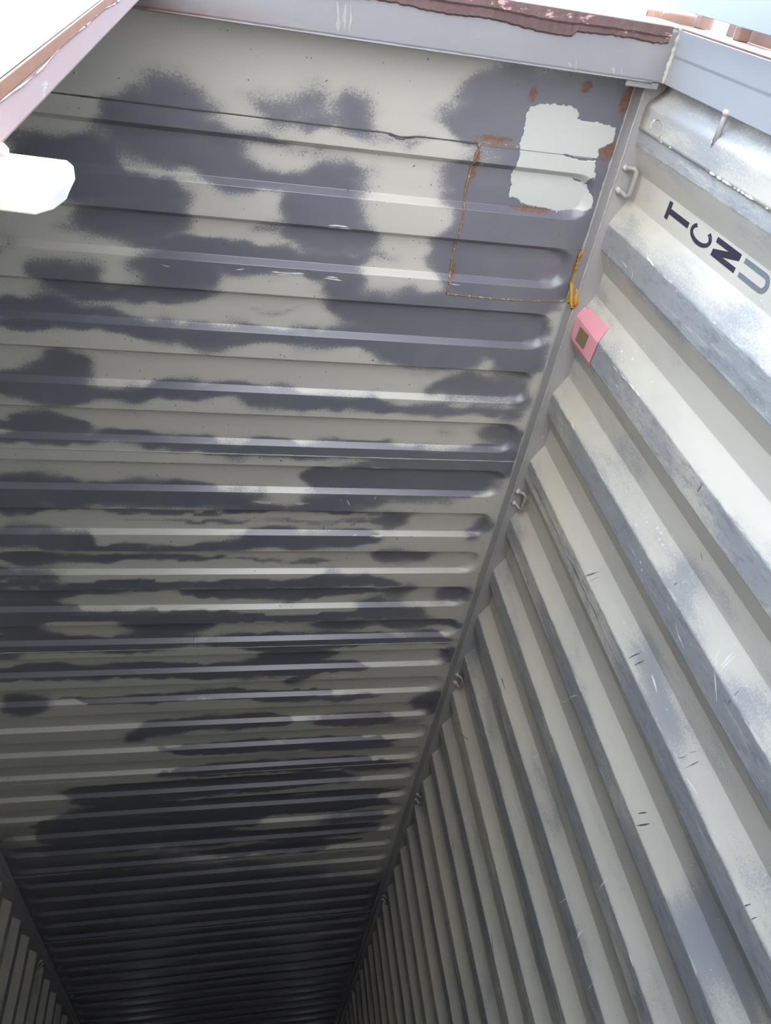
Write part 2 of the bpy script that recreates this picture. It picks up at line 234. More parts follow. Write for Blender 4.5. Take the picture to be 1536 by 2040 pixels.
def box(bm, x0, x1, y0, y1, z0, z1, bev=0.0):
    v = [bm.verts.new(p) for p in ((x0, y0, z0), (x1, y0, z0), (x1, y1, z0), (x0, y1, z0), (x0, y0, z1), (x1, y0, z1), (x1, y1, z1), (x0, y1, z1))]
    fs = [bm.faces.new([v[i] for i in q]) for q in ((3, 2, 1, 0), (4, 5, 6, 7), (0, 1, 5, 4), (1, 2, 6, 5), (2, 3, 7, 6), (3, 0, 4, 7))]
    if bev:
        es = list({e for fc in fs for e in fc.edges})
        bmesh.ops.bevel(bm, geom=es, offset=bev, segments=2, affect='EDGES', profile=.5)
def mesh(bm, name):
    bmesh.ops.recalc_face_normals(bm, faces=bm.faces[:])
    me = bpy.data.meshes.new(name); bm.to_mesh(me); bm.free(); return me
def boxo(name, dims, mat, parent=None, bev=0.0, off=(0, 0, 0)):
    bm = bmesh.new(); x0, x1, y0, y1, z0, z1 = dims
    box(bm, x0 - off[0], x1 - off[0], y0 - off[1], y1 - off[1], z0 - off[2], z1 - off[2], bev)
    return link(name, mesh(bm, name), mat, parent)
def tube(bm, pts, rad, seg=8, jit=0.0, flat=1.0):
    """swept tube through pts; rad scalar; jit = lumpy radius"""
    rings = []
    for i, p in enumerate(pts):
        p = Vector(p)
        t = (Vector(pts[min(i + 1, len(pts) - 1)]) - Vector(pts[max(i - 1, 0)])).normalized()
        a = t.cross(Vector((0, 0, 1)));
        if a.length < 1e-3: a = t.cross(Vector((0, 1, 0)))
        a.normalize(); b = a.cross(t)
        R = rad * (1 + jit * (rng.random() - .5) * 2)
        rings.append([bm.verts.new(p + a * R * math.cos(k * 2 * math.pi / seg) + b * R * flat * math.sin(k * 2 * math.pi / seg)) for k in range(seg)])
    for r0, r1 in zip(rings, rings[1:]):
        for k in range(seg): bm.faces.new((r0[k], r0[(k + 1) % seg], r1[(k + 1) % seg], r1[k]))
    bm.faces.new(rings[0]); bm.faces.new(rings[-1][::-1])
def tubeo(name, pts, rad, mat, parent=None, seg=8, jit=0.0, flat=1.0):
    bm = bmesh.new(); tube(bm, pts, rad, seg, jit, flat)
    return link(name, mesh(bm, name), mat, parent, True)
def prism(name, poly, z0, z1, mat, parent=None, bev=0.0):
    bm = bmesh.new()
    a = [bm.verts.new((x, y, z0)) for x, y in poly]; b = [bm.verts.new((x, y, z1)) for x, y in poly]
    n = len(poly)
    for i in range(n): bm.faces.new((a[i], a[(i + 1) % n], b[(i + 1) % n], b[i]))
    bm.faces.new(a[::-1]); bm.faces.new(b)
    if bev: bmesh.ops.bevel(bm, geom=bm.edges[:], offset=bev, segments=2, affect='EDGES', profile=.5)
    return link(name, mesh(bm, name), mat, parent)
def sstep(t):
    t = np.clip(t, 0, 1); return t * t * (3 - 2 * t)
def resample(pts, step):
    out = []
    for a, b in zip(pts, pts[1:]):
        n = max(1, int(math.dist(a, b) / step))
        for i in range(n): out.append(tuple(a[k] + (b[k] - a[k]) * i / n for k in range(len(a))))
    out.append(tuple(pts[-1])); return out

# ------------------------------------------------------------------ surface shapes
PANEL, PITCH, OFF, RIBW, RIBD, SLOPE = 1.045, .209, .045, .126, .020, .0145
XE = XR - .017
def roof_z(x, y):
    """underside of the roof; pressed ribs rise above H and end in rounded corners"""
    x = np.asarray(x, float); y = np.asarray(y, float)
    yy = np.mod(y - OFF, PITCH); hy = RIBW / 2
    rad = .052
    qx = np.abs(x) - (XE - rad); qy = np.abs(yy - hy) - (hy - rad)
    sd = np.hypot(np.maximum(qx, 0), np.maximum(qy, 0)) + np.minimum(np.maximum(qx, qy), 0) - rad
    wd = SLOPE + .016 * sstep((np.abs(x) - (XE - .09)) / .07)
    t = np.clip(-sd / wd, 0, 1); e = sstep((np.abs(x) - (XE - .09)) / .07)
    z = RIBD * (t * (1 - e) + sstep(t) * e)
    z = np.where((y < 0) | (sd > 0), 0, z)
    return H + z
CR, VA, WP, WC = .022, .058, .281, -.094
def wall_d(y):
    """distance of the corrugated side wall outside the roof weld line"""
    y = np.asarray(y, float)
    t = np.mod(y - WC, WP); t = np.minimum(t, WP - t)
    return CR + (VA - CR) * np.clip((t - .035) / .0705, 0, 1)
def wall_crest(y):
    t = np.mod(y - WC, WP); t = np.minimum(t, WP - t)
    return np.clip((.0425 - t) / .010, 0, 1)

def vnoise(x, y, seed):
    """smooth value noise on a unit lattice, -1..1"""
    g = np.random.RandomState(seed).rand(64, 64) * 2 - 1
    xi = np.floor(x).astype(int); yi = np.floor(y).astype(int); u = sstep(x - xi); v = sstep(y - yi)
    G = lambda i, j: g[np.mod(i, 64), np.mod(j, 64)]
    return (G(xi, yi) * (1 - u) + G(xi + 1, yi) * u) * (1 - v) + (G(xi, yi + 1) * (1 - u) + G(xi + 1, yi + 1) * u) * v
def paint_dim_at(x, y):
    wx = x + .045 * vnoise(x * 7, y * 14, 1) + .018 * vnoise(x * 22, y * 40, 2)
    wy = y + .016 * vnoise(x * 8, y * 12, 3) + .010 * vnoise(x * 26, y * 40, 4)
    keep = np.ones_like(x)
    for cx, cy, rx, ry, s in SPRAY:
        rx *= 1.06; ry *= 1.06
        W = .052 if ry > .03 else .040
        m = (np.abs(wx - cx) < rx + W) & (np.abs(wy - cy) < ry + W)
        if not m.any(): continue
        dx, dy = wx[m] - cx, wy[m] - cy
        dist = np.hypot(dx, dy); q = np.maximum(np.hypot(dx / rx, dy / ry), 1e-4)
        sd = dist - dist / q
        keep[m] *= 1 - min(s, 1.0) * sstep(.47 - sd / (2 * W))
    far = sstep((y - 3.7 - .35 * x) / .9) * np.clip(.95 + .25 * vnoise(x * 2.5, y * 5, 5), 0, 1)  # low light of the deep end put into the mask as full grey cover
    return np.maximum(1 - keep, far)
def rust_at(x, y):
    v = np.zeros_like(x)
    for cx, cy, rx, ry in RUST:
        q = np.sqrt(((x - cx) / rx) ** 2 + ((y - cy) / ry) ** 2)
        v = np.maximum(v, sstep(1.5 - q))
    return v

# ------------------------------------------------------------------ ceiling
ceil_ = tag(empty('ceiling', (0, 0, H)), 'ribbed steel container roof with cream and dark grey spray paint blotches', 'ceiling', kind='structure')
def put(o, parent):
    """parent keeping world placement (parents are unrotated empties)"""
    o.parent = parent; o.matrix_parent_inverse = Matrix.Translation(parent.location).inverted(); return o
def roof_sheet(name, y0, y1, ribs, dx):
    ys = [y0, y1]
    if ribs:
        for i in range(5):
            a = y0 + OFF + i * PITCH
            ed = np.array([-.0009, 0, .0009, SLOPE * .35, SLOPE * .65, SLOPE - .0009, SLOPE, SLOPE + .0009])
            ys += list(a + ed) + list(a + RIBW - ed) + list(a + np.linspace(SLOPE, RIBW - SLOPE, 8)) + list(a + np.linspace(RIBW, PITCH, 6))
        ys += list(np.linspace(y0, y0 + OFF, 4))
    else:
        ys += list(np.linspace(y0, y1, 22))
    ys = np.unique(np.round([y for y in ys if y0 - 1e-6 <= y <= y1 + 1e-6], 5))
    e = np.linspace(XE - .1, XR + .002, 20)
    xs = np.concatenate([-e[::-1], np.arange(-XE + .1 + dx, XE - .1, dx), e])
    xs = np.unique(np.round(xs, 5))
    X, Y = np.meshgrid(xs, ys)
    Z = roof_z(X, Y) if ribs else np.full_like(X, H - .0025)
    # gentle oil-canning of thin sheet
    Z = Z + .0016 * np.sin(X * 3.1 + Y * .7) * np.sin(Y * 5.3 + 1)
    me = grid_mesh(name, np.stack([X, Y, Z], -1), len(xs), len(ys), flip=True)
    fattr(me, 'paint', paint_dim_at(X, Y)); fattr(me, 'rust', rust_at(X, Y))
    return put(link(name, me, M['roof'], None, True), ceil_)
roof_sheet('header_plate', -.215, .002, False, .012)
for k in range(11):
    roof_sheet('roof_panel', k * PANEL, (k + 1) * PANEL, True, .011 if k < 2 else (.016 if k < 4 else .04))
def roof_bead(name, pts, rad, mat, jit=.3, step=.012, flat=.6):
    pp = resample(pts, step)
    P = [(x + (rng.random() - .5) * rad * .6, y + (rng.random() - .5) * rad * .6, float(roof_z(x, y)) - .0005) for x, y in pp]
    return put(tubeo(name, P, rad, mat, None, 6, jit, flat), ceil_)
# lap of the header plate over the first panel: its shadow gap drawn as a fine dark bead, two burrs
jl = [(x, -.001 + .007 * math.exp(-((x + .83) / .03) ** 2) + .006 * math.exp(-((x - .55) / .03) ** 2)) for x in np.arange(-XR, .76, .01)]
o = put(tubeo('lap_shadow_line', [(x, y, H - .0034) for x, y in jl], .0019, M['dark'], None, 6, .25), ceil_)
for bx in (-.83, .55):
    o = roof_bead('burr', [(bx - .035, .001), (bx, .009), (bx + .035, .002)], .0034, M['header'], .5, .006)
for k in range(1, 11):
    roof_bead('seam_bead', [(-XR, k * PANEL), (XR, k * PANEL)], .0022, M['weldp'], .35, .03)
for nm, pts, rd in (('repair_weld', WELD1, .0034), ('repair_weld', WELD2, .0022), ('repair_weld', WELD3, .003)):
    o = roof_bead(nm, pts, rd, M['weldr'], .55, .006)
    o['label'] = 'rusty weld line around the let-in roof repair'

# pale patch brushed over the roof repair
def inside(x, y, P):
    c = False; j = len(P) - 1
    for i in range(len(P)):
        (xi, yi), (xj, yj) = P[i], P[j]
        if (yi > y) != (yj > y) and x < (xj - xi) * (y - yi) / (yj - yi) + xi: c = not c
        j = i
    return c
pp = [(p[0] + (rng.random() - .5) * .004, p[1] + (rng.random() - .5) * .004) for p in resample(PATCH + [PATCH[0]], .006)[:-1]]
bm = bmesh.new(); vv = {}
CS = .0026
def pv(i, j):
    if (i, j) not in vv:
        x, y = i * CS, j * CS
        vv[i, j] = bm.verts.new((x, y, float(roof_z(x, y)) - (.0052 if y < .002 else .0022) + .0004 * math.sin(x * 60 + y * 25)))
    return vv[i, j]
for i in range(int(.86 / CS), int(1.15 / CS)):
    for j in range(int(-.12 / CS) - 1, int(.165 / CS)):
        x, y = (i + .5) * CS, (j + .5) * CS
        if inside(x, y, pp) and not (abs(y - .004 + .004 * math.sin(x * 40)) < .0016 and x > 1.0):
            bm.faces.new((pv(i, j), pv(i + 1, j), pv(i + 1, j + 1), pv(i, j + 1)))
for v in bm.verts:
    if v.is_boundary: v.co.z += .0015
bmesh.ops.smooth_vert(bm, verts=[v for v in bm.verts if v.is_boundary], factor=.5, use_axis_x=True, use_axis_y=True)
o = put(link('repair_patch', mesh(bm, 'repair_patch'), M['patch'], None), ceil_)
o['label'] = 'pale white paint patch brushed over the roof repair'

# chips and scratches on the roof
def strip(bm, a, b, wd, place):
    a = Vector(a); b = Vector(b); L = (b - a).length
    n = max(2, int(L / .012)); t = (b - a) / max(L, 1e-6); s = Vector((-t.y, t.x))
    up, dn = [], []
    for i in range(n + 1):
        q = a + (b - a) * i / n
        k = wd * (.25 + .9 * rng.random()) * (.35 if i in (0, n) else 1)
        j = (rng.random() - .5) * wd
        up.append(bm.verts.new(place(*(q + s * (k + j))))); dn.append(bm.verts.new(place(*(q - s * (k - j)))))
    for i in range(n): bm.faces.new((up[i], up[i + 1], dn[i + 1], dn[i]))
rp = lambda x, y: (x, y, float(roof_z(x, y)) - .0012)
bm = bmesh.new()
for a, b in RMARKS[:-4]:
    L = math.dist(a, b)
    for j in range(2 if L > .05 else 1):
        t0 = rng.random() * .3; t1 = .6 + rng.random() * .4
        p = [a[i] + (b[i] - a[i]) * t0 for i in (0, 1)]; q = [a[i] + (b[i] - a[i]) * t1 for i in (0, 1)]
        strip(bm, (p[0], p[1] + j * .006), (q[0], q[1] + j * .006), .0022, rp)
o = put(link('paint_chips', mesh(bm, 'paint_chips'), M['white']), ceil_); o['kind'] = 'stuff'
bm = bmesh.new()
for a, b in DENTS: strip(bm, a, b, .0012, rp)
o = put(link('scratch_marks', mesh(bm, 'scratch_marks'), M['dark']), ceil_); o['kind'] = 'stuff'

# ------------------------------------------------------------------ side walls
def wall_profile(y0, y1):
    ys = [y0, y1]; k0 = int((y0 - WC) / WP) - 1
    for k in range(k0, k0 + 8):
        c = WC + k * WP
        for s in (-1, 1):
            ys += [c + s * t for t in (.015, .031, .034, .036, .0375, .039, .042, .06, .08, .1, .1025, .1055, .109, .125, .1404)]
        ys.append(c)
    ys = np.array([y for y in ys if y0 - 1e-6 <= y <= y1 + 1e-6])
    return np.unique(np.round(ys, 5))
def smooth_d(ys):
    e = .002
    return (wall_d(ys - e) + wall_d(ys) * 2 + wall_d(ys + e)) / 4
ZT = H - .058
def wall_spray(side, y, z):
    v = np.zeros_like(y)
    # greyer rim below the rail, greyer lower part
    v = .12 + .30 * sstep((z - (H - .22)) / .15) + .10 * sstep((2.05 - z) / .6)
    if side > 0:
        wy = y + .03 * vnoise(y * 9, z * 5, 11); wz = z + .06 * vnoise(y * 7, z * 6, 12)
        for cy, cz, ry, rz, s in WSPRAY:
            q = np.sqrt(((wy - cy) / ry) ** 2 + ((wz - cz) / rz) ** 2)
            v = v + .8 * s * sstep((1.8 - q) / 1.7)
    return v
def side_wall(side, name, label):
    root = tag(empty(name, (side * (XR + .05), 5.5, 0)), label, 'wall', kind='structure')
    for k in range(11):
        y0 = WC + k * 4 * WP; y1 = min(WC + (k + 1) * 4 * WP, LEN)
        if y1 - y0 < .05: break
        ys = wall_profile(y0, y1); zs = np.linspace(0, ZT, 46 if k < 3 else 14)
        Y, Z = np.meshgrid(ys, zs)
        Dx = smooth_d(ys)
        X = side * (XR + np.broadcast_to(Dx, Y.shape))
        X = X + side * .0022 * np.sin(Z * 2.3 + Y * 1.7) * np.sin(Y * 2.1)
        me = grid_mesh('wall_panel', np.stack([X, Y, Z], -1), len(ys), len(zs), flip=(side < 0))
        fattr(me, 'crest', np.broadcast_to(wall_crest(ys), Y.shape)); fattr(me, 'paint', wall_spray(side, Y, Z))
        put(link('wall_panel', me, M['wall']), root)
    # plate folded from the corner post to the first corrugation
    ys = np.concatenate([np.linspace(-.215, -.14, 24), np.linspace(-.135, WC, 6)]); zs = np.linspace(0, ZT, 60)
    Y, Z = np.meshgrid(ys, zs)
    t = sstep((ys + .195) / .05); dd = .060 - .040 * t
    X = side * (XR + np.broadcast_to(dd, Y.shape)) + side * .0015 * np.sin(Z * 3.3)
    me = grid_mesh('post_plate', np.stack([X, Y, Z], -1), len(ys), len(zs), flip=(side < 0))
    fattr(me, 'crest', np.zeros_like(Y)); fattr(me, 'paint', np.full_like(Y, .25))
    o = put(link('post_plate', me, M['wall'], None, True), root)
    sm = o.modifiers.new('thick', 'SOLIDIFY'); sm.thickness = .0035; sm.offset = -1 if side > 0 else 1
    for k in range(1, 10):
        yb = WC + 4 * WP * k
        P = [(side * (XR + CR - .0006), yb + (rng.random() - .5) * .0008, z) for z in np.arange(.02, ZT, .05)]
        put(tubeo('seam_bead', P, .0013, M['seam'], None, 6, .4), root)
    return root
wr = side_wall(1, 'wall_right', 'corrugated steel side wall with TCNU letters beside the open door')
wl_ = side_wall(-1, 'wall_left', 'shaded corrugated steel side wall behind the closed door')

# ------------------------------------------------------------------ rails, header, posts
def rail(side, name, label):
    root = tag(empty(name, (side * (XR + .03), 5.5, H)), label, 'rail', kind='structure')
    a, b = XR, XR + .062
    put(boxo('rail_tube', (*sorted((side * a, side * b)), -.215, LEN, H - .060, H + .002), M['rail'], None, .003), root)
    for z, rad in ((H - .001, .0034), (H - .060, .0026)):
        P = [(side * (XR - .0005 + (rng.random() - .5) * .0015), y, z + (rng.random() - .5) * .0012) for y in np.concatenate([np.arange(-.20, 3, .012), np.arange(3, LEN, .05)])]
        put(tubeo('rail_weld', P, rad, M['weldp'], None, 6, .45), root)
    return root
trr = rail(1, 'trim_1', 'grey steel top rail along the lettered wall')
rail(-1, 'trim_2', 'grey steel top rail along the shaded wall')

hz = H - .105
hd = tag(empty('trim_3', (0, -.26, hz)), 'steel door header with a perished brown gasket strip', 'header', kind='structure')
put(boxo('header_beam', (-XR - .02, XR + .022, -.318, -.205, hz, H + .012), M['header'], None, .006), hd)
put(boxo('header_face', (-XR - .02, XR + .018, -.327, -.3185, hz + .004, H + .09), M['hface'], None, .003), hd)
put(boxo('header_ledge', (XR - .075, XR + .012, -.2045, -.190, hz + .004, hz + .012), M['header'], None, .002), hd)
# gasket strip with ragged rear edge
bm = bmesh.new(); prev = None
for x in np.arange(-XR, XR - .004, .009):
    wob = .004 * math.sin(x * 9) + .003 * math.sin(x * 23 + 1) + (rng.random() - .5) * .003
    yr = -.277 + wob - .008 * (x > .9) ; th = .004 + .0015 * rng.random()
    sec = [bm.verts.new(p) for p in ((x, -.322, hz - .0005), (x, -.321, hz - th), (x, -.303 + wob * .5, hz - th - .003), (x, -.298 + wob * .5, hz - th + .001), (x, yr - .004, hz - th), (x, yr, hz - .0003))]
    if prev:
        for i in range(5): bm.faces.new((prev[i], prev[i + 1], sec[i + 1], sec[i]))
    prev = sec
o = put(link('gasket_strip', mesh(bm, 'gasket_strip'), M['gasket'], None), hd); o['label'] = 'perished brown rubber gasket remains'
put(tubeo('header_weld', [(x, -.205, hz + .001) for x in np.arange(-XR, XR, .03)], .0022, M['header'], None, 6, .3), hd)
bm = bmesh.new()
for a, b in (((.345, -.270), (.352, -.215)), ((.362, -.268), (.366, -.22)), ((.375, -.268), (.377, -.215)), ((.905, -.222), (.915, -.212)), ((.925, -.228), (.93, -.21)), ((1.02, -.225), (1.03, -.212)), ((1.045, -.228), (1.05, -.213))):
    strip(bm, a, b, .0045, lambda x, y: (x, y, hz - .0006))
o = put(link('paint_chips', mesh(bm, 'paint_chips'), M['faint']), hd); o['kind'] = 'stuff'

def post(side, name, label):
    root = tag(empty(name, (side * (XR + .08), -.26, 0)), label, 'corner post', kind='structure')
    s = side
    poly = [(XR + .022, -.205), (XR + .022, -.262), (XR + .019, -.268), (XR + .018, -.318), (XR + .112, -.318), (XR + .112, -.16), (XR + .064, -.16), (XR + .062, -.205)]
    put(prism('post_body', [(s * x, y) for x, y in poly], -.15, H - .1045 if False else H + .05, M['post'], None, .0015), root)
    put(prism('post_front', [(s * x, y) for x, y in ((XR + .0195, -.3185), (XR + .112, -.3185), (XR + .112, -.3215), (XR + .0195, -.3215))], -.15, H + .05, M['hinge'], None), root)
    return root
pr = post(1, 'trim_4', 'pale painted corner post beside the open door')
pl = post(-1, 'trim_5', 'pale painted corner post beside the closed door')
P = [(XR + .0195 + (rng.random() - .5) * .002, y, hz + .001) for y in np.arange(-.32, -.20, .006)]
put(tubeo('corner_weld', P, .006, M['rough'], None, 7, .45), pr)
for k in range(3):      # thin crease on the inside of the post
    pass
# outer hinge bar of the open door's post: two lengths with the hinge slot between
zs0 = H - .080; zs1 = H + .016
for z0, z1 in ((-.15, zs0), (zs1, H + .10)):
    put(boxo('hinge_web', (XR + .1125, XR + .1495, -.3215, -.16, z0, min(z1, H - .14) if z0 < 0 else z1), M['hinge'], None, .001), pr)
    put(boxo('hinge_bar', (XR + .150, XR + .165, -.42, -.3185, z0, z1), M['hinge'], None, .003), pr)
put(boxo('hinge_lug', (XR + .10, XR + .13, -.350, -.3215, H - .035, H - .005), M['hinge'], None, .003), pr)
put(boxo('hinge_lug', (XR + .10, XR + .13, -.350, -.3215, H - .222, H - .198), M['hinge'], None, .003), pr)
put(boxo('corner_casting', (XR - .045, XR - .020, -.345, -.17, H + .016, H + .13), M['hface'], None, .006), pr)
put(boxo('casting_side', (XR - .0195, XR + .150, -.342, -.17, H + .016, H + .13), M['hinge'], None, .004), pr)
# lashing bar bridging the groove beside the post
zb = H - .415
lb = tag(empty('lashing_bar', (XR + .03, -.18, zb)), 'short steel lashing bar welded across the groove beside the corner post', 'lashing bar')
put(tubeo('bar', [(XR + .024, -.207, zb + .001), (XR + .023, -.18, zb), (XR + .021, -.143, zb - .002)], .0062, M['ring'], None, 10, .05), lb)
for yy in (-.207, -.143):
    put(tubeo('weld', [(XR + .024, yy - .006, zb), (XR + .023, yy, zb), (XR + .022, yy + .006, zb)], .0078, M['rough'], None, 8, .35), lb)

# ------------------------------------------------------------------ doors
# closed leaf
d1 = tag(empty('door_1', (-XR / 2, -.30, 0)), 'closed white container door leaf with red primer edge', 'door', kind='structure')
de = -.005; y0, y1 = -.3200, -.2835
put(boxo('edge_member', (de - .06, de - .0015, y0 + .001, y1, .015, hz - .010), M['pink'], None, .003), d1)
put(boxo('edge_plate', (de - .003, de, y0 + .0008, -.3085, .015, hz - .010), M['primer'], None, .001), d1)
put(boxo('face_sheet', (-XR + .01, de - .0005, y0 - .003, y0 + .0005, .015, hz - .010), M['doorw'], None, .001), d1)
put(boxo('hinge_member', (-XR + .01, -XR + .07, y0 + .001, y1, .015, hz - .010), M['doori'], None, .003), d1)
for za in (.015, hz - .11):
    put(boxo('cross_member', (-XR + .07, de - .06, y0 + .001, y1, za, za + .10), M['doori'], None, .003), d1)
for i in range(5):     # pressed bands across the leaf
    za = .35 + i * .42
    put(boxo('pressed_band', (-XR + .07, de - .06, y0 + .0005, y0 + .022, za, za + .17), M['doori'], None, .006), d1)
# ragged paint line between primer and worn face, a thin raised sealant bead
P = [(de - .001, -.3085 + .002 * math.sin(z * 11) + .0012 * math.sin(z * 29), z) for z in np.arange(.03, hz - .02, .015)]
put(tubeo('edge_bead', P, .0010, M['pink'], None, 6, .5), d1)
put(tubeo('fold_line', [(de - .011 + .0012 * math.sin(z * 17), y0 - .003, z) for z in np.arange(.03, hz - .02, .02)], .0007, M['dark'], None, 5, .5), d1)
put(tubeo('edge_blob', [(de, -.286, 1.208), (de + .002, -.2845, 1.213), (de, -.284, 1.219)], .005, M['pink'], None, 8, .4), d1)
# closing tab that overlaps towards the other leaf
bm = bmesh.new()
yt = -.280; out = [(de - .02, 1.139), (XR - 1.112, 1.133), (XR - 1.104, 1.145), (XR - 1.101, 1.166), (XR - 1.102, 1.203), (XR - 1.108, 1.214), (de - .02, 1.219)]
a = [bm.verts.new((x, yt - .004, z)) for x, z in out]; b = [bm.verts.new((x, yt + .005, z)) for x, z in out]
n = len(out)
for i in range(n): bm.faces.new((a[i], a[(i + 1) % n], b[(i + 1) % n], b[i]))
bm.faces.new(a); bm.faces.new(b[::-1])
bmesh.ops.bevel(bm, geom=bm.edges[:], offset=.0012, segments=2, affect='EDGES', profile=.5)
o = put(link('closing_tab', mesh(bm, 'closing_tab'), M['tab']), d1); o['label'] = 'white steel closing tab'
# open leaf, swung square to the frame
d2 = tag(empty('door_2', (XR - .02, -.95, 0)), 'open container door leaf with pale blue inside', 'door', kind='structure')
xi = XR - .05; ya, yb = -1.50, -.360
put(boxo('inside_sheet', (xi, xi + .004, ya, yb, .015, hz - .010), M['doori'], None, .001), d2)
put(boxo('hinge_member', (xi + .001, xi + .045, yb - .06, yb, .015, hz - .012), M['doori'], None, .004), d2)
put(boxo('edge_member', (xi + .001, xi + .045, ya, ya + .06, .015, hz - .012), M['doori'], None, .004), d2)
for za in (.015, hz - .112):
    put(boxo('cross_member', (xi + .001, xi + .045, ya + .06, yb - .06, za, za + .10), M['doori'], None, .004), d2)
put(boxo('face_sheet', (xi + .041, xi + .046, ya, yb, .015, hz - .012), M['doorw'], None, .001), d2)
put(boxo('hinge_knuckle', (xi + .03, xi + .075, yb - .004, yb + .022, hz - .53, hz - .48), M['hinge'], None, .004), d2)

# white paint runs on the folded plate beside the post
px_ = XR + .0180
put(tubeo('paint_run', [(px_, y, H + z) for y, z in ((-.098, -.135), (-.104, -.127), (-.118, -.122), (-.128, -.130), (-.133, -.146), (-.133, -.168), (-.128, -.182), (-.112, -.187), (-.099, -.178))], .0016, M['faint'], None, 6, .5, .5), wr)
put(tubeo('paint_run', [(px_, y, H + z) for y, z in ((-.108, -.124), (-.120, -.121), (-.129, -.131))], .0042, M['white'], None, 8, .25, .5), wr)
for za, zb2, r_ in ((-.165, -.275, .0016), (-.43, -.70, .0026)):
    put(tubeo('paint_run', [(XR + .0195, -.0955, H + z) for z in np.arange(za, zb2, -.008)], r_, M['white'], None, 6, .6), wr)

# ------------------------------------------------------------------ lashing rings
def ring(side, y, label):
    e = tag(empty('lashing_ring', (side * (XR + .028), y, H - .06)), label, 'lashing ring', 'lashing rings under the top rails')
    def P(*q): return [(side * (a - .028), b, c) for a, b, c in q]
    bar = [(.014, -.030, .002), (.022, -.033, -.012), (.031, -.036, -.026), (.036, -.030, -.033), (.037, 0, -.035), (.037, .028, -.036), (.033, .036, -.028), (.024, .030, -.012), (.016, .027, .002)]
    put_local = lambda o: setattr(o, 'parent', e)
    put_local(tubeo('bar', P(*bar), .0070, M['ring'], None, 10, .06))
    for s in (-.030, .027):
        put_local(tubeo('weld', P((.010, s - .005, -.002), (.016, s, -.004), (.023, s + .005, -.003)), .0088, M['rough'], None, 8, .3))
    return e
RY = [.033, 1.165, 2.285, 3.41, 4.82]
names = ['lashing ring under the rail beside the TCNU letters', 'lashing ring under the lettered wall rail, second from the door frame', 'lashing ring under the lettered wall rail, third from the door frame', 'lashing ring under the lettered wall rail, fourth from the door frame', 'lashing ring under the lettered wall rail, fifth from the door frame']
for y, nme in zip(RY, names): ring(1, y, nme)
ring(-1, 5.38, 'lashing ring under the rail of the shaded wall')

# ------------------------------------------------------------------ letters on the right wall
LX = XR + VA - .0004
def letter(polys, mat, label):
    bm = bmesh.new()
    for poly in polys:
        a = [bm.verts.new((LX - .0008, y, z)) for y, z in poly]; b = [bm.verts.new((LX + .0012, y, z)) for y, z in poly]
        n = len(poly)
        for i in range(n): bm.faces.new((a[i], a[(i + 1) % n], b[(i + 1) % n], b[i]))
        bm.faces.new(a); bm.faces.new(b[::-1])
    o = put(link('painted_letter', mesh(bm, 'painted_letter'), mat), wr); o['label'] = label
def arcpoly(cy, cz, ro_y, ro_z, th, a0, a1, n=18):
    o, i = [], []
    for k in range(n + 1):
        t = math.radians(a0 + (a1 - a0) * k / n)
        o.append((cy - ro_y * math.cos(t), cz + ro_z * math.sin(t)))
        i.append((cy - (ro_y - th) * math.cos(t), cz + (ro_z - th * 1.25) * math.sin(t)))
    return [[o[k], o[k + 1], i[k + 1], i[k]] for k in range(n)]
# letters read upright on the wall: their right-hand side is towards the door (-y)
cy = .039; wd = .0205
zt = H - .270
letter([[(cy - wd, zt), (cy + wd, zt), (cy + wd, zt - .017), (cy - wd, zt - .017)], [(cy - .0065, zt - .017), (cy + .0065, zt - .017), (cy + .0065, zt - .118), (cy - .0065, zt - .118)]], M['ink'], 'black letter T')
letter(arcpoly(cy, H - .452, .0225, .050, .0095, 42, 318, 22), M['ink'], 'black letter C')
zt = H - .518; zb_ = H - .622; s = .0115
W2 = 2 * wd; dg = s * 1.25; hh = zt - zb_
npoly = [(0, zt), (dg, zt), (W2 - s, zt - (W2 - s - dg) / (W2 - dg) * hh), (W2 - s, zt), (W2, zt), (W2, zb_), (W2 - dg, zb_), (s, zt - s / (W2 - dg) * hh), (s, zb_), (0, zb_)]
letter([[(cy + wd - u, z) for u, z in npoly]], M['ink'], 'black letter N')
zt = H - .640; zm = H - .722; s = .0105
U = [[(cy + wd, zt), (cy + wd - s, zt), (cy + wd - s, zm), (cy + wd, zm)], [(cy - wd, zt), (cy - wd + s, zt), (cy - wd + s, zm), (cy - wd, zm)]]
letter(U + arcpoly(cy, zm, wd, .024, s, 180, 360, 14), M['inkg'], 'grey letter U')

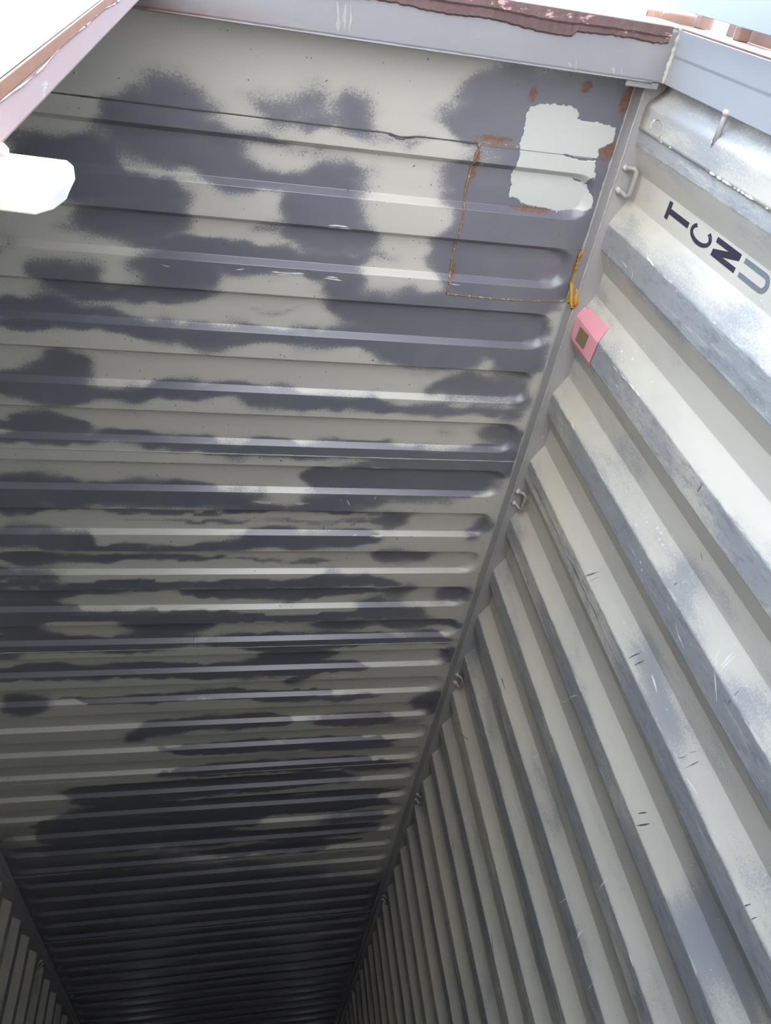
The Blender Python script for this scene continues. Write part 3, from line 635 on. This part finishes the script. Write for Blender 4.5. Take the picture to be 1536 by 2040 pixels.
# ------------------------------------------------------------------ tape and sealant
def wall_sheet(name, poly, off, mat, parent, th=.0008, bulge=0.0):
    bm = bmesh.new()
    fc = bm.faces.new([bm.verts.new((0, y, z)) for y, z in poly])
    k = round((np.mean([p[0] for p in poly]) - WC) / WP); c = WC + k * WP
    for t in (-.1055, -.09, -.07, -.05, -.04, -.035, -.02, 0, .02, .035, .04, .05, .07):
        bmesh.ops.bisect_plane(bm, geom=bm.verts[:] + bm.edges[:] + bm.faces[:], plane_co=(0, c + t, 0), plane_no=(0, 1, 0))
    zz = [p[1] for p in poly]
    for t in np.linspace(min(zz), max(zz), 8)[1:-1]:
        bmesh.ops.bisect_plane(bm, geom=bm.verts[:] + bm.edges[:] + bm.faces[:], plane_co=(0, 0, t), plane_no=(0, 0, 1))
    def sx(y, o): return XR + min(float(smooth_d(np.array([y]))[0]), CR + .018 + (y < c) * .03) - o
    bmesh.ops.recalc_face_normals(bm, faces=bm.faces[:])
    ex = bmesh.ops.extrude_face_region(bm, geom=bm.faces[:])
    top = {g for g in ex['geom'] if isinstance(g, bmesh.types.BMVert)}
    for v in bm.verts:
        wv = bulge * math.sin(v.co.z * 60) * .5
        v.co.x = sx(v.co.y, off + (0 if v in top else -th)) + wv
    o = link(name, mesh(bm, name), mat)
    return put(o, parent) if parent else o
tp = tag(empty('tape_tag', (XR + .03, .46, H - .14)), 'pink tape stuck over the wall corrugation below the rail, brown paper square showing through', 'tape')
wall_sheet('tape', [(.402, 2.640), (.404, 2.612), (.396, 2.616), (.388, 2.474), (.436, 2.462), (.512, 2.470), (.522, 2.56), (.512, 2.632), (.437, 2.641)], .0035, M['tape'], tp, .0012, .0015)
wall_sheet('paper_square', [(.446, 2.592), (.442, 2.524), (.489, 2.529), (.493, 2.596)], .0052, M['tapew'], tp, .0012)
sy = tag(empty('sealant_smear', (XR, .385, H - .04)), 'yellow sealant smeared over the rail at the repair corner', 'sealant')
bm = bmesh.new()
for pts, r0 in (([(XR - .002, .352, H - .004), (XR - .003, .37, H - .02), (XR - .003, .392, H - .042), (XR - .003, .41, H - .062)], .0075), ([(XR - .003, .398, H - .004), (XR - .003, .405, H - .03), (XR - .002, .402, H - .062)], .007), ([(XR - .003, .352, H - .052), (XR - .003, .378, H - .062), (XR + .002, .40, H - .066)], .006)):
    tube(bm, resample(pts, .006), r0, 8, .35, .55)
put(link('sealant', mesh(bm, 'sealant'), M['yellow'], None, True), sy)
P = [(XR - .006, y, H - .004) for y in np.arange(.245, .36, .006)]
put(tubeo('sealant_run', P, .0035, M['yellow'], None, 6, .6), sy)

# ------------------------------------------------------------------ wear on the right wall
wp = lambda y, z: (XR + float(smooth_d(np.array([y]))[0]) - .0022, y, z)
bm = bmesh.new()
for a, b in TICKS: strip(bm, a, b, .0017, wp)
o = put(link('scratch_marks', mesh(bm, 'scratch_marks'), M['dark']), wr); o['kind'] = 'stuff'
bm = bmesh.new()
for a, b in CHIPS: strip(bm, a, b, .0028, wp)
for y, z in DOTS:
    k = .0018 + .0022 * rng.random(); bm.faces.new([bm.verts.new(wp(y + k * math.cos(t), z + k * 1.3 * math.sin(t))) for t in np.arange(0, 6.2, .9)])
o = put(link('paint_chips', mesh(bm, 'paint_chips'), M['white']), wr); o['kind'] = 'stuff'

# ------------------------------------------------------------------ floor, far end, ground
fl = tag(empty('floor', (0, 5.5, 0)), 'brown plywood container floor', 'floor', kind='structure')
for i in range(10):
    ya = -.30 + i * 1.175
    put(boxo('floor_board', (-XR - .06, XR + .06, ya + .002, ya + 1.173, -.028, 0), M['floor'], None, .001), fl)
wb = tag(empty('wall_back', (0, LEN, 0)), 'corrugated steel end wall deep inside the container', 'wall', kind='structure')
xs = np.arange(-XR - .06, XR + .07, .0352); dd = np.array([LEN + .0 + .045 * (.5 + .5 * math.copysign(min(1, abs(2.2 * math.sin(i * math.pi / 4))), math.sin(i * math.pi / 4))) for i in range(len(xs))])
X, Z = np.meshgrid(xs, np.array([0, H + .02])); Yb = np.broadcast_to(dd, X.shape)
me = grid_mesh('wall_panel', np.stack([X, Yb, Z], -1), len(xs), 2)
fattr(me, 'crest', np.zeros_like(X)); fattr(me, 'paint', np.full_like(X, .3))
put(link('wall_panel', me, M['wall']), wb)
bm = bmesh.new(); box(bm, -40, 40, -40, 40, -.36, -.16)
tag(link('ground', mesh(bm, 'ground'), M['ground']), 'pale concrete yard ground outside the container', 'ground', kind='structure')
